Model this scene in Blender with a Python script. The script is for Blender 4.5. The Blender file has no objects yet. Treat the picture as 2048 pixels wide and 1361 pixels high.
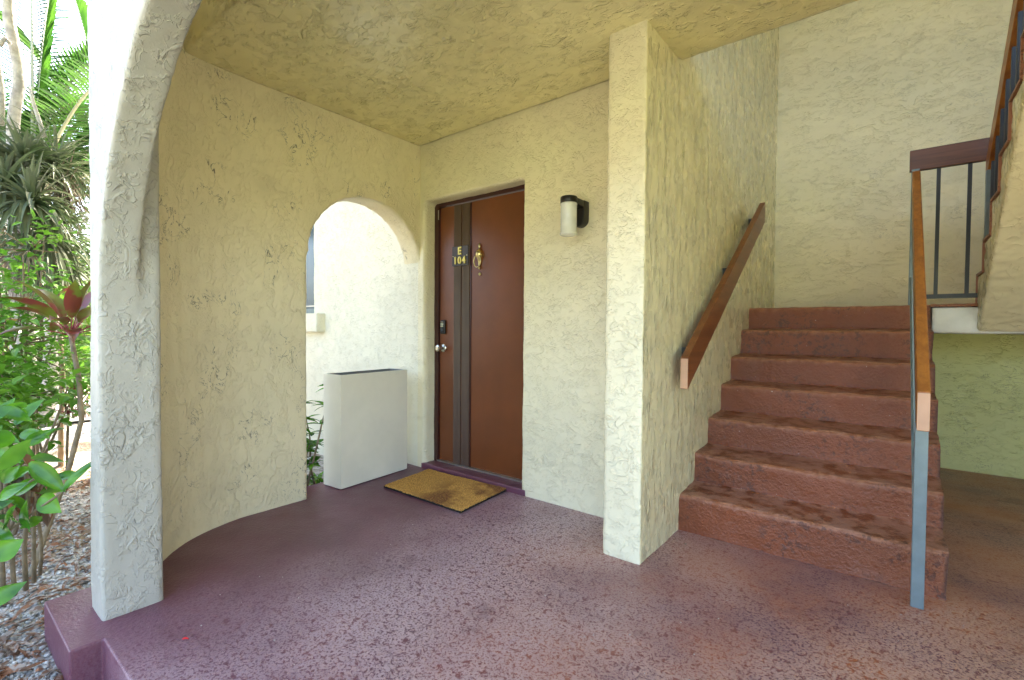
import bpy, bmesh, math, random
from mathutils import Vector, Matrix, noise
R = math.radians
rnd = random.Random(7)
S = bpy.context.scene
COL = S.collection

# ---------------------------------------------------------------- camera
CAM = Vector((2.9195, -2.5163, 1.1007)); YAW = -0.67019; PITCH = -0.02348; ROLL = 0.0076; FPX = 960.768
cd = bpy.data.cameras.new('camera'); co = bpy.data.objects.new('camera', cd); COL.objects.link(co)
cd.sensor_width = 36; cd.lens = 36 * FPX / 2048; cd.clip_start = 0.02; cd.clip_end = 1500
co.matrix_world = (Matrix.Translation(CAM) @ Matrix.Rotation(-YAW, 4, 'Z')
                   @ Matrix.Rotation(math.pi / 2 + PITCH, 4, 'X') @ Matrix.Rotation(ROLL, 4, 'Z'))
S.camera = co
# ---------------------------------------------------------------- sky, sun, exposure
SUN_EL, SUN_AZ = R(52), R(-26)          # azimuth measured from +Y towards +X
w = bpy.data.worlds.new("World"); S.world = w; w.use_nodes = True
nt = w.node_tree; bg = nt.nodes['Background']; sky = nt.nodes.new('ShaderNodeTexSky')
sky.sky_type = 'NISHITA'; sky.sun_disc = False; sky.sun_elevation = SUN_EL; sky.sun_rotation = SUN_AZ
sky.air_density = 1.0; sky.dust_density = 5.0; sky.ozone_density = 1.0
nt.links.new(sky.outputs[0], bg.inputs[0]); bg.inputs[1].default_value = 0.15
sl = bpy.data.lights.new('sun', 'SUN'); sl.energy = 3.2; sl.angle = R(0.5); sl.color = (1, .90, .74)
so = bpy.data.objects.new('sun', sl); COL.objects.link(so)
sd = Vector((math.sin(SUN_AZ) * math.cos(SUN_EL), math.cos(SUN_AZ) * math.cos(SUN_EL), math.sin(SUN_EL)))
so.rotation_euler = sd.to_track_quat('Z', 'Y').to_euler()
S.view_settings.view_transform = 'Standard'; S.view_settings.look = 'None'
S.view_settings.exposure = 3.32; S.view_settings.gamma = 1.0

def ray_pt(px, py, s):
    """world point at horizontal distance s from the camera in the direction of photo pixel (px,py)"""
    u = (px - 1024) / FPX; v = (py - 680.5) / FPX
    cr, sr = math.cos(ROLL), math.sin(ROLL); u, v = u * cr + v * sr, -u * sr + v * cr
    cp, sp = math.cos(PITCH), math.sin(PITCH); yf = cp + v * sp; z = sp - v * cp
    cy, sy = math.cos(YAW), math.sin(YAW); d = Vector((u * cy + yf * sy, -u * sy + yf * cy, z))
    return CAM + d * (s / math.hypot(d.x, d.y))

# ---------------------------------------------------------------- node helpers
class NT:
    def __init__(s, name):
        s.m = bpy.data.materials.new(name); s.m.use_nodes = True; s.t = s.m.node_tree
        s.b = s.t.nodes['Principled BSDF']; s.tc = s.t.nodes.new('ShaderNodeTexCoord')
    def n(s, typ, **kw):
        x = s.t.nodes.new(typ)
        for k, v in kw.items(): setattr(x, k, v)
        return x
    def l(s, a, b): s.t.links.new(a, b)
    def coords(s, scale=(1, 1, 1), loc=(0, 0, 0)):
        mp = s.n('ShaderNodeMapping'); s.l(s.tc.outputs['Object'], mp.inputs[0])
        mp.inputs['Scale'].default_value = scale; mp.inputs['Location'].default_value = loc
        return mp.outputs[0]
    def noise(s, co, scale, detail=3, rough=.55, dist=0.):
        x = s.n('ShaderNodeTexNoise'); s.l(co, x.inputs['Vector']); x.inputs['Scale'].default_value = scale
        x.inputs['Detail'].default_value = detail; x.inputs['Roughness'].default_value = rough
        x.inputs['Distortion'].default_value = dist; return x.outputs[0]
    def math(s, op, a, b=None, clamp=False):
        x = s.n('ShaderNodeMath', operation=op); x.use_clamp = clamp
        for i, v in enumerate((a, b)):
            if v is None: continue
            if isinstance(v, (int, float)): x.inputs[i].default_value = v
            else: s.l(v, x.inputs[i])
        return x.outputs[0]
    def ramp(s, v, a, b, lo=0., hi=1.):
        x = s.n('ShaderNodeMapRange', interpolation_type='SMOOTHSTEP'); s.l(v, x.inputs[0])
        x.inputs[1].default_value = a; x.inputs[2].default_value = b; x.inputs[3].default_value = lo; x.inputs[4].default_value = hi
        return x.outputs[0]
    def mix(s, f, a, b):
        x = s.n('ShaderNodeMix', data_type='RGBA')
        if isinstance(f, (int, float)): x.inputs[0].default_value = f
        else: s.l(f, x.inputs[0])
        for i, v in ((6, a), (7, b)):
            if isinstance(v, tuple): x.inputs[i].default_value = (*v[:3], 1)
            else: s.l(v, x.inputs[i])
        return x.outputs[2]
    def bump(s, h, strength=1., dist=.01, prev=None):
        x = s.n('ShaderNodeBump'); s.l(h, x.inputs['Height']); x.inputs['Strength'].default_value = strength
        x.inputs['Distance'].default_value = dist
        if prev is not None: s.l(prev, x.inputs['Normal'])
        return x.outputs[0]
    def out(s, col=None, rough=None, normal=None, **kw):
        if col is not None:
            if isinstance(col, tuple): s.b.inputs['Base Color'].default_value = (*col[:3], 1)
            else: s.l(col, s.b.inputs['Base Color'])
        if rough is not None:
            if isinstance(rough, (int, float)): s.b.inputs['Roughness'].default_value = rough
            else: s.l(rough, s.b.inputs['Roughness'])
        if normal is not None: s.l(normal, s.b.inputs['Normal'])
        for k, v in kw.items(): s.b.inputs[k].default_value = v
        return s.m

def stucco(name, base, st=(1, 1, 1), ridge=1., plate=1., gloss=.55, dirt=.35, dens=.55, bump=.004, loc=(0, 0, 0), seg=1., micro=.28, coat=0., gm0=.56):
    t = NT(name); c = t.coords(st, loc); c0 = t.coords((1, 1, 1), loc)
    def lip(sc, dist, e, mo, md):
        n = t.noise(c, sc * seg, 2, .5, dist)
        up = t.ramp(n, e - .014, e); dn = t.ramp(n, e, e + .11, 1., 0.)
        mk = t.ramp(t.noise(t.coords(st, (loc[0] + mo, loc[1] - mo, loc[2])), sc * seg * .62, 3), md, md + .10)
        return t.math('MULTIPLY', t.math('MINIMUM', up, dn), mk)
    h = t.math('MULTIPLY', t.math('ADD', lip(8, 1.0, .50, 3.1, dens), t.math('MULTIPLY', lip(17, 1.3, .47, 7.7, dens - .03), .6)), ridge)
    h = t.math('ADD', h, t.math('MULTIPLY', lip(13, .8, .56, 1.3, dens - .05), .5 * plate))
    h = t.math('ADD', h, t.math('MULTIPLY', t.noise(c, 26, 4, .6), micro))
    h = t.math('ADD', h, t.math('MULTIPLY', t.noise(c0, 90, 2), .12))
    h = t.math('ADD', h, t.math('MULTIPLY', t.noise(c0, 3, 3), .9))
    nb = t.bump(h, 1., bump)
    # worn pigment and grime caught in scratches
    v = t.ramp(t.noise(c0, 1.7, 4), .3, .7)
    b2 = tuple(x * .90 for x in base); col = t.mix(v, base, b2)
    g1 = t.noise(c, 11, 4, .6, 1.0)
    gl = t.ramp(t.math('ABSOLUTE', t.math('SUBTRACT', g1, .49)), 0., .012, 1., 0.)
    gm = t.ramp(t.noise(c0, 3.7, 3), gm0, gm0 + .1)
    gf = t.math('MULTIPLY', t.math('MULTIPLY', gl, gm), dirt)
    col = t.mix(gf, col, (.10, .09, .07))
    bl = t.math('MULTIPLY', t.ramp(t.noise(c0, 2.2, 5, .65), .55, .75), dirt * .35)
    col = t.mix(bl, col, tuple(x * .62 for x in base))
    rr = t.ramp(t.noise(c0, 8, 2), .3, .7, gloss - .08, gloss + .1)
    return t.out(col, rr, nb, **({'Coat Weight': coat, 'Coat Roughness': .18} if coat else {}))

M = {}
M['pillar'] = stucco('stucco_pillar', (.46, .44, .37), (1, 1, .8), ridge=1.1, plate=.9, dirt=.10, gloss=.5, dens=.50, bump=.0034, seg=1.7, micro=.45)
M['leftwall'] = stucco('stucco_left_wall', (.83, .735, .48), (1, 1, .7), ridge=.9, plate=.9, dirt=.95, bump=.0034, dens=.48, seg=1.5, gm0=.50, micro=.4)
M['doorwall'] = stucco('stucco_door_wall', (.86, .785, .54), (1, 1, 1.3), ridge=.9, plate=.9, dirt=.3, bump=.0032, dens=.48, seg=1.5, micro=.4)
M['stairwall'] = stucco('stucco_stair_wall', (.86, .775, .46), (2.0, 2.0, .36), ridge=2.4, plate=.6, dirt=.03, gloss=.28, bump=.0055, dens=.52, seg=1.35, micro=.08, coat=.5)
M['backwall'] = stucco('stucco_back_wall', (.87, .775, .51), (.8, .8, 1.6), ridge=1., plate=.8, dirt=.35, bump=.0036, dens=.51, seg=1.15, gm0=.53)
M['ceiling'] = stucco('stucco_ceiling', (.89, .81, .41), (.8, 1.4, 1), ridge=1.6, plate=.5, dirt=.02, gloss=.30, dens=.51, bump=.0042, seg=1.25, micro=.12, coat=.4)
M['outside'] = stucco('stucco_daylight_tint', (.83, .79, .61), (1, 1, 1.3), ridge=.9, plate=.9, dirt=.25, bump=.0032, dens=.48, seg=1.5, micro=.4)  # door wall stucco made paler: daylight beyond the arch put into the colour
M['lowwall_bounce'] = stucco('stucco_lawn_tint', (.83, .85, .36), (.8, .8, 1.6), ridge=1., plate=.8, dirt=.5, bump=.0036, dens=.51, seg=1.15, gm0=.48)  # rear wall under the landing, green lawn bounce put into the colour
M['flight'] = stucco('stucco_flight', (.86, .775, .50), (1, 1, 1), ridge=1., plate=.8, dirt=.15, bump=.003)

def concrete_paint(name, base, dust, speck=1., bump=.004, base_bounce=None, dust_bounce=None, worn=None):
    t = NT(name); c = t.coords()
    big = t.ramp(t.noise(c, .9, 4, .55), .36, .60)
    n1 = t.noise(c, 110, 4, .65, .4); n2 = t.noise(c, 40, 6, .70, .5)
    isl = t.math('MULTIPLY', t.ramp(n1, .38, .52), t.ramp(n2, .38, .47))
    isl = t.math('MULTIPLY', isl, t.math('ADD', t.math('MULTIPLY', big, .6), .4))
    xs = t.n('ShaderNodeSeparateXYZ'); t.l(c, xs.inputs[0])
    zone = t.ramp(t.math('ADD', xs.outputs[0], t.math('MULTIPLY', t.noise(c, 1.5, 4), .9)), .95, 1.9)
    isl = t.math('MULTIPLY', isl, t.math('MULTIPLY', zone, speck))
    if base_bounce:
        fx = t.ramp(t.math('ADD', xs.outputs[0], t.math('MULTIPLY', t.noise(c, .8, 4), 1.6)), 1.7, 4.0)  # cool skylight tint to warm bounce tint along x, mixed into paint and dust
        base_n = t.mix(fx, base, base_bounce); dust = t.mix(fx, dust, dust_bounce)
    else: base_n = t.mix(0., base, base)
    col = t.mix(t.ramp(t.noise(c, 2.1, 5), .3, .7), base_n, tuple(x * .78 for x in base))
    col = t.mix(isl, col, dust)
    fl = t.ramp(t.noise(c, 75, 2, .5), .76, .79); col = t.mix(t.math('MULTIPLY', fl, .7), col, (.7, .66, .62))
    st = t.math('MULTIPLY', t.ramp(t.noise(c, 3.3, 5, .7), .58, .7), .35); col = t.mix(st, col, tuple(x * .5 for x in base))
    h = t.math('ADD', t.math('MULTIPLY', t.noise(c, 70, 4, .6), .8), t.math('MULTIPLY', isl, .3))
    h = t.math('ADD', h, t.math('MULTIPLY', t.noise(c, 8, 3), .6))
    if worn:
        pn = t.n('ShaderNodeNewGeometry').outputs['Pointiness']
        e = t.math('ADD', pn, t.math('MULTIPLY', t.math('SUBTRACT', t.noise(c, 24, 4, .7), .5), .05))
        col = t.mix(t.math('MULTIPLY', t.ramp(e, .505, .545), .75), col, worn)  # worn nosings, with their reflected sheen put into the same colour
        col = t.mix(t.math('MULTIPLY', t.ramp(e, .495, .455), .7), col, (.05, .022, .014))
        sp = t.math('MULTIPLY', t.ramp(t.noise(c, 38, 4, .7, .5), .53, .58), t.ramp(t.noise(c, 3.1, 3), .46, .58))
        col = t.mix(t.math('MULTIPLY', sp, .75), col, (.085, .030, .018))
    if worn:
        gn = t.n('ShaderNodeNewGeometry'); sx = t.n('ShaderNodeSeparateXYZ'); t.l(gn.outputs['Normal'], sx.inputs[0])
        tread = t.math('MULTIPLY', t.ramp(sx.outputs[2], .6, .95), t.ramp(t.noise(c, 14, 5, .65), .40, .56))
        col = t.mix(t.math('MULTIPLY', tread, .6), col, (.50, .26, .18))  # paler upward faces stand in for light the treads lack, broken up like wear
    nb = t.bump(h, 1., bump)
    rr = t.math('ADD', t.math('MULTIPLY', isl, .1), t.ramp(t.noise(c, 5, 3), .3, .7, .30, .42))
    return t.out(col, rr, nb)
M['floor'] = concrete_paint('painted_floor', (.165, .056, .085), (.52, .385, .40), .95, .0035, (.42, .125, .038), (.52, .31, .22))  # purple left and orange right are tints of the light, painted in
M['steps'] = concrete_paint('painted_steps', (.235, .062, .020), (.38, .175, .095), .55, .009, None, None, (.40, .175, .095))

def plain(name, col, rough=.5, metal=0., var=.15, vs=8., bump=0., bs=80, **kw):
    t = NT(name); c = t.coords()
    cc = t.mix(t.ramp(t.noise(c, vs, 4), .3, .7), col, tuple(x * (1 - var) for x in col))
    nb = t.bump(t.noise(c, bs, 3), 1., bump) if bump else None
    return t.out(cc, rough, nb, Metallic=metal, **kw)
def wood(name, col, dark, axis='y', rough=.4):
    t = NT(name); sc = {'y': (30, 2.2, 30), 'z': (30, 30, 1.6), 'x': (2.2, 30, 30)}[axis]; c = t.coords(sc)
    g = t.noise(c, 1.0, 5, .6, .6); cc = t.mix(t.ramp(g, .3, .7), col, dark)
    cc = t.mix(t.math('MULTIPLY', t.ramp(t.noise(t.coords(), 120, 2), .76, .79), .6), cc, (.6, .45, .3))
    return t.out(cc, rough, t.bump(g, .5, .002))
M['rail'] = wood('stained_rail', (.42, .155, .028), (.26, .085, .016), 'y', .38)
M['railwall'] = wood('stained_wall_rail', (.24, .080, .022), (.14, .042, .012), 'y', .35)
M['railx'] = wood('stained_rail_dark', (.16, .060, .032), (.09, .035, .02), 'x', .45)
M['endgrain'] = plain('rail_end', (.62, .36, .22), .6)
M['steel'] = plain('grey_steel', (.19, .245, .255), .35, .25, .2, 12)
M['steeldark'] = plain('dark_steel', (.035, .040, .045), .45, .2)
M['door'] = plain('door_paint', (.175, .050, .014), .36, 0, .22, 3, .0006, 300)
M['doorframe'] = plain('door_frame_paint', (.05, .012, .008), .4)
M['strip'] = plain('strip_paint', (.11, .058, .036), .4)
M['black'] = plain('black_metal', (.012, .010, .008), .4)
M['nickel'] = plain('satin_nickel', (.62, .60, .54), .25, 1.)
M['brass'] = plain('aged_brass', (.66, .55, .26), .28, 1.)
M['letters'] = plain('yellow_brass_letters', (.72, .56, .12), .35, .3)
M['plate'] = plain('bronze_plate', (.045, .032, .022), .35, .5)
M['alu'] = plain('aluminium', (.6, .6, .57), .35, .9)
M['planter'] = plain('planter_white', (.84, .79, .63), .42, 0, .10, 3, .0008, 60)
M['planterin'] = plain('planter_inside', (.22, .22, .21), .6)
M['white'] = plain('white_paint', (.80, .79, .72), .5, 0, .15, 6, .004, 25)
t = NT('frosted_glass'); M['frost'] = t.out(t.mix(t.ramp(t.noise(t.coords((1, 1, 1)), 20, 3), .3, .7), (.93, .93, .86), (.84, .85, .76)), .25, None, **{'Transmission Weight': .25, 'Coat Weight': .5})
t = NT('window_glass'); M['pane'] = t.out((.10, .13, .15), .08, t.bump(t.noise(t.coords(), 4, 2), .3, .002))
# doormat
t = NT('coir'); c = t.coords()
st_ = t.ramp(t.noise(t.coords((1, 1, 1), (.35, .2, 0)), 3.4, 4, .6), .42, .56)
xx = t.n('ShaderNodeSeparateXYZ'); t.l(t.tc.outputs['Object'], xx.inputs[0])
edge = t.ramp(xx.outputs[0], -.15, .12, 0., 1.)
cc = t.mix(t.math('MULTIPLY', st_, edge), (.66, .36, .075), (.13, .042, .010))
cc = t.mix(t.ramp(t.noise(c, 160, 3), .42, .6), cc, (.34, .16, .035))
M['coir'] = t.out(cc, .95, t.bump(t.noise(c, 220, 3), 1., .006))
M['rubber'] = plain('rubber', (.01, .009, .008), .8)
# ground
t = NT('gravel_soil'); c = t.coords()
vor = t.n('ShaderNodeTexVoronoi'); t.l(c, vor.inputs['Vector']); vor.inputs['Scale'].default_value = 45
g = t.mix(t.ramp(t.noise(c, 30, 4), .35, .65), (.46, .44, .40), (.20, .18, .15))
g = t.mix(t.ramp(t.noise(c, 1.3, 4), .45, .6), g, (.24, .17, .10))
M['ground'] = t.out(g, .9, t.bump(vor.outputs['Distance'], 1., .012))
t = NT('bounce_yard_grass'); c = t.coords()
g = t.mix(t.ramp(t.noise(c, .8, 5), .3, .7), (.62, .56, .36), (.46, .46, .20)); g = t.mix(t.math('MULTIPLY', t.ramp(t.noise(c, 60, 3), .4, .6), .5), g, (.34, .36, .14))
M['lawn'] = t.out(g, .9, t.bump(t.noise(c, 90, 3), 1., .03))
t = NT('grass'); c = t.coords(); M['grass'] = t.out(t.mix(t.ramp(t.noise(c, 20, 4), .3, .7), (.20, .30, .06), (.12, .20, .04)), .9, t.bump(t.noise(c, 90, 3), 1., .03))
M['sand'] = plain('pale_sand', (.42, .40, .36), .9, 0, .2, 4, .01, 30)
def leafmat(name, c1, c2, rough=.4, trans=.25, hue=None, vs=3.):
    t = NT(name); oi = t.noise(t.coords(), vs, 2)
    cc = t.mix(t.ramp(oi, .35, .65), c1, c2)
    if hue: cc = t.mix(t.math('MULTIPLY', t.ramp(t.noise(t.coords((1, 1, 1), (3, 1, 2)), vs * 2, 2), .5, .6), .9), cc, hue)
    m = t.out(cc, rough)
    tr = t.n('ShaderNodeBsdfTranslucent'); t.l(cc, tr.inputs[0]); mx = t.n('ShaderNodeMixShader'); mx.inputs[0].default_value = trans
    o = t.t.nodes['Material Output']; t.l(t.b.outputs[0], mx.inputs[1]); t.l(tr.outputs[0], mx.inputs[2]); t.l(mx.outputs[0], o.inputs[0]); return m
M['leaf_glossy'] = leafmat('glossy_leaf', (.045, .16, .014), (.13, .34, .02), .16, .35, None, 9)
M['leaf_bright'] = leafmat('bright_leaf', (.08, .23, .02), (.15, .33, .03), .35, .45)
M['leaf_yellow'] = leafmat('yellow_green_leaf', (.15, .25, .03), (.09, .19, .02), .4, .4)
M['leaf_dark'] = leafmat('dark_leaf', (.022, .06, .014), (.04, .09, .02), .4, .3)
M['leaf_palm'] = leafmat('palm_leaflet', (.022, .075, .010), (.05, .13, .014), .35, .45)
M['leaf_ti'] = leafmat('ti_leaf', (.13, .17, .025), (.11, .022, .016), .3, .3, (.17, .035, .03), 5)
M['leaf_brom'] = leafmat('bromeliad_leaf', (.075, .115, .045), (.13, .155, .09), .55, .2)
M['leaf_dry'] = leafmat('dry_leaf', (.24, .105, .045), (.13, .08, .05), .75, .15, (.34, .29, .24), 14)
M['leaf_grey'] = leafmat('grey_dry_leaf', (.22, .17, .13), (.14, .10, .08), .8, .1)
M['bark'] = plain('tan_bark', (.26, .20, .12), .8, 0, .4, 20, .006, 60)
M['barkpale'] = plain('pale_bark', (.50, .47, .41), .8, 0, .45, 14, .008, 40)
M['rachis'] = plain('pale_frond_stem', (.50, .50, .34), .5)
M['redstem'] = plain('red_stem', (.22, .03, .04), .5)
M['pebble'] = plain('pebble', (.60, .58, .52), .8, 0, .5, 40)
M['petal'] = plain('red_petal', (.70, .02, .03), .5)

# ---------------------------------------------------------------- mesh helpers
class MB:
    def __init__(s): s.v = []; s.f = []
    def poly(s, pts):
        i = len(s.v); s.v += [tuple(p) for p in pts]; s.f.append(tuple(range(i, i + len(pts))))
    def box(s, x0, x1, y0, y1, z0, z1, M4=None):
        i = len(s.v); P = [(x, y, z) for z in (z0, z1) for x, y in ((x0, y0), (x1, y0), (x1, y1), (x0, y1))]
        if M4 is not None: P = [tuple(M4 @ Vector(p)) for p in P]
        s.v += P; s.f += [tuple(i + k for k in q) for q in ((0, 3, 2, 1), (4, 5, 6, 7), (0, 1, 5, 4), (1, 2, 6, 5), (2, 3, 7, 6), (3, 0, 4, 7))]
    def prism(s, pts, axis, a, b):
        """closed prism of 2-D outline pts; axis 'x','y' or 'z' is the extrusion direction"""
        def P(p, q): return {'x': (q, p[0], p[1]), 'y': (p[0], q, p[1]), 'z': (p[0], p[1], q)}[axis]
        i = len(s.v); n = len(pts); s.v += [P(p, a) for p in pts] + [P(p, b) for p in pts]
        s.f.append(tuple(i + k for k in range(n))); s.f.append(tuple(i + n + k for k in reversed(range(n))))
        for k in range(n): j = (k + 1) % n; s.f.append((i + k, i + n + k, i + n + j, i + j))
    def tube(s, pts, rad, n=8, cap=True):
        pts = [Vector(p) for p in pts]; rad = rad if isinstance(rad, (list, tuple)) else [rad] * len(pts)
        i0 = len(s.v); up = None
        for k, p in enumerate(pts):
            d = (pts[min(k + 1, len(pts) - 1)] - pts[max(k - 1, 0)]).normalized()
            if up is None: up = Vector((0, 0, 1)) if abs(d.z) < .9 else Vector((1, 0, 0))
            a = d.cross(up).normalized(); b = a.cross(d).normalized(); up = b
            for j in range(n):
                t = 2 * math.pi * j / n; s.v.append(tuple(p + (a * math.cos(t) + b * math.sin(t)) * rad[k]))
        for k in range(len(pts) - 1):
            for j in range(n):
                a = i0 + k * n; s.f.append((a + j, a + (j + 1) % n, a + n + (j + 1) % n, a + n + j))
        if cap:
            s.f.append(tuple(i0 + j for j in reversed(range(n)))); e = i0 + (len(pts) - 1) * n; s.f.append(tuple(e + j for j in range(n)))
    def lathe(s, prof, c, ax='z', n=24):
        """prof: (radius, height) pairs about axis through c"""
        i0 = len(s.v)
        for r, h in prof:
            for j in range(n):
                t = 2 * math.pi * j / n; a, b = r * math.cos(t), r * math.sin(t)
                o = {'z': (a, b, h), 'y': (a, h, b), 'x': (h, a, b)}[ax]; s.v.append((c[0] + o[0], c[1] + o[1], c[2] + o[2]))
        for k in range(len(prof) - 1):
            for j in range(n): a = i0 + k * n; s.f.append((a + j, a + (j + 1) % n, a + n + (j + 1) % n, a + n + j))
        s.f.append(tuple(i0 + j for j in reversed(range(n)))); e = i0 + (len(prof) - 1) * n; s.f.append(tuple(e + j for j in range(n)))
    def leaf(s, p, d, L, W, droop=.5, fold=.25, n=4, up=Vector((0, 0, 1)), base=.12, tip=1.3, roll=0.):
        p = Vector(p); d = Vector(d).normalized(); side = d.cross(up)
        if side.length < 1e-3: side = Vector((1, 0, 0))
        side.normalize()
        if roll: side = Matrix.Rotation(roll, 3, d) @ side
        i0 = len(s.v); q = p.copy(); dd = d.copy()
        for k in range(n + 1):
            t = k / n; wd = W * .5 * (math.sin(math.pi * min(1, t ** .80 * .97 + .03)) ** 1.05 + (base * (1 - t)))
            if k == n: wd = W * .01
            nn = side.cross(dd).normalized()
            s.v += [tuple(q - side * wd + nn * wd * fold), tuple(q), tuple(q + side * wd + nn * wd * fold)]
            dd = (dd + Vector((0, 0, -droop / n))).normalized(); q = q + dd * (L / n)
        for k in range(n):
            a = i0 + 3 * k; s.f += [(a, a + 1, a + 4, a + 3), (a + 1, a + 2, a + 5, a + 4)]
    def build(s, name, mat, parent=None, smooth=False, bevel=0., seg=2):
        me = bpy.data.meshes.new(name); off = parent_loc(parent) if parent else Vector((0, 0, 0))
        me.from_pydata([tuple(Vector(v) - off) for v in s.v], [], s.f); me.update()
        bm = bmesh.new(); bm.from_mesh(me)
        if not getattr(s, 'open', False): bmesh.ops.recalc_face_normals(bm, faces=bm.faces)
        if bevel: bmesh.ops.bevel(bm, geom=[e for e in bm.edges if len(e.link_faces) == 2 and e.calc_face_angle(0) > .6], offset=bevel, segments=seg, affect='EDGES', profile=.5)
        bm.to_mesh(me); bm.free()
        if smooth:
            for p in me.polygons: p.use_smooth = True
            if smooth == 'auto':
                me.set_sharp_from_angle(angle=R(40))
        o = bpy.data.objects.new(name, me); COL.objects.link(o); me.materials.append(M[mat] if isinstance(mat, str) else mat)
        if parent: o.parent = parent
        return o
def parent_loc(o):
    l = Vector(o.location)
    while o.parent: o = o.parent; l += Vector(o.location)
    return l
def tag(o, label=None, cat=None, group=None, kind=None):
    if label: o['label'] = label
    if cat: o['category'] = cat
    if group: o['group'] = group
    if kind: o['kind'] = kind
    return o
def thing(name, loc, label, cat, group=None):
    o = bpy.data.objects.new(name, None); o.location = loc; o.empty_display_size = .1; COL.objects.link(o); return tag(o, label, cat, group)
def setorigin(o, loc):
    loc = Vector(loc); o.data.transform(Matrix.Translation(-loc)); o.location = loc; return o

def plaster(mb, name, mat, parent=None, vox=.02, amp=.003, smooth=2, amp2=.0012, mats=None):
    """closed volumes -> one skin with soft, slightly uneven hand-plastered edges"""
    me = bpy.data.meshes.new('tmp'); me.from_pydata(mb.v, [], mb.f); me.update()
    bm = bmesh.new(); bm.from_mesh(me); bmesh.ops.recalc_face_normals(bm, faces=bm.faces); bm.to_mesh(me); bm.free()
    o = bpy.data.objects.new('tmp', me); COL.objects.link(o)
    r = o.modifiers.new('r', 'REMESH'); r.mode = 'VOXEL'; r.voxel_size = vox; r.use_smooth_shade = True
    sm = o.modifiers.new('s', 'SMOOTH'); sm.factor = .5; sm.iterations = smooth
    dg = bpy.context.evaluated_depsgraph_get(); me2 = bpy.data.meshes.new_from_object(o.evaluated_get(dg)); bpy.data.objects.remove(o)
    off = parent_loc(parent) if parent else Vector((0, 0, 0))
    n = len(me2.vertices); cs = [0.] * (3 * n); ns = [0.] * (3 * n)
    me2.vertices.foreach_get('co', cs); me2.vertex_normals.foreach_get('vector', ns)
    for k in range(n):
        i = 3 * k; p = Vector(cs[i:i + 3])
        d = noise.noise(p * 5.) * amp + noise.noise(p * 23.) * amp2 * 1.6 + noise.noise(p * 50.) * amp2
        for j in range(3): cs[i + j] += ns[i + j] * d - off[j]
    me2.vertices.foreach_set('co', cs); me2.update()
    for p in me2.polygons: p.use_smooth = True
    me2.name = name; ob = bpy.data.objects.new(name, me2); COL.objects.link(ob); me2.materials.clear(); me2.materials.append(M[mat])
    if parent: ob.parent = parent
    return ob

# ---------------------------------------------------------------- main dimensions
H = 2.513; C1, C2 = 1.816, 2.014; SR = 3.115; YB = 2.68; YC = -.402
NY = [.12, .378, .635, .915, 1.155, 1.435, 1.676]; NZ = [.198, .372, .548, .735, .912, 1.105, 1.280]
XR = 4.45; ROOF = 5.2; GZ = -.15

# ---- ground
def sheet(name, x0, x1, y0, y1, z, mat, n=1, amp=0.):
    m = MB(); m.open = True
    for i in range(n):
        for j in range(n):
            xa, xb = x0 + (x1 - x0) * i / n, x0 + (x1 - x0) * (i + 1) / n; ya, yb = y0 + (y1 - y0) * j / n, y0 + (y1 - y0) * (j + 1) / n
            m.poly([(x, y, z + amp * noise.noise(Vector((x, y, 0)) * 1.5)) for x, y in ((xa, ya), (xb, ya), (xb, yb), (xa, yb))])
    return tag(m.build(name, mat), kind='structure')
sheet('ground', -500, 500, -500, 500, GZ - .03, 'ground')
sheet('garden_bed', -5.2, 2.2, -3.6, 0, GZ, 'ground', 60, .02)
sheet('bounce_yard', 1.8, 14, -16, -3.6, GZ + .002, 'lawn')  # unseen ground, made pale to bounce warm light into the porch
sheet('lawn', 1.8, 60, -60, -16, GZ + .002, 'grass')
sheet('grass_strip', 14, 60, -16, 8, GZ + .002, 'grass')
sheet('path', -11.5, -5.4, -14, 8, GZ + .004, 'sand', 20, .012)

# ---- porch floor slab with the pad under the pillar
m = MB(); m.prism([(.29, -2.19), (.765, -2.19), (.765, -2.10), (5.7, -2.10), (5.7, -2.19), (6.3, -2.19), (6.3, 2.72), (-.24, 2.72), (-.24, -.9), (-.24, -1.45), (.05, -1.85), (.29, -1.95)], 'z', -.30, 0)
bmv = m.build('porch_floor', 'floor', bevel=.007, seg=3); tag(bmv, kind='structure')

# ---- left wall with the small arch and its curved front end
m = MB()
cy_, cz_, r_ = -.46, 1.545, .466
arc = [(cy_ + r_ * math.cos(a), cz_ + r_ * math.sin(a)) for a in [math.pi - math.pi * k / 28 for k in range(29)]]
out = [(-1.5, -.05), (-.926, -.05)] + arc + [(.03, cz_), (.03, 2.93), (-1.5, 2.93)]
m.prism(out, 'x', -.2, 0)
cur = [(0, -1.33), (.018, -1.42), (.045, -1.50), (.085, -1.58), (.13, -1.65), (.19, -1.72), (.27, -1.785), (.38, -1.84), (.50, -1.885), (.50, -2.0), (.30, -1.97), (.05, -1.88), (-.12, -1.75), (-.2, -1.5), (-.2, -1.33)]
top = [((x if i > 8 else x * (.35 if y > -1.8 else .7)), (y if i > 8 else y - .05 * min(1, x / .1))) for i, (x, y) in enumerate(cur)]
i0 = len(m.v); nc = len(cur); m.v += [(x, y, -.05) for x, y in cur] + [(x, y, 2.93) for x, y in top]
m.f += [tuple(range(i0, i0 + nc)), tuple(reversed(range(i0 + nc, i0 + 2 * nc)))] + [(i0 + k, i0 + nc + k, i0 + nc + (k + 1) % nc, i0 + (k + 1) % nc) for k in range(nc)]
lw = plaster(m, 'arched_wall', 'leftwall', None, .0165, .004, 2)
tag(lw, 'cream stucco side wall with a small open arch behind the tall planter, curving towards the front pillar', 'wall')

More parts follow.
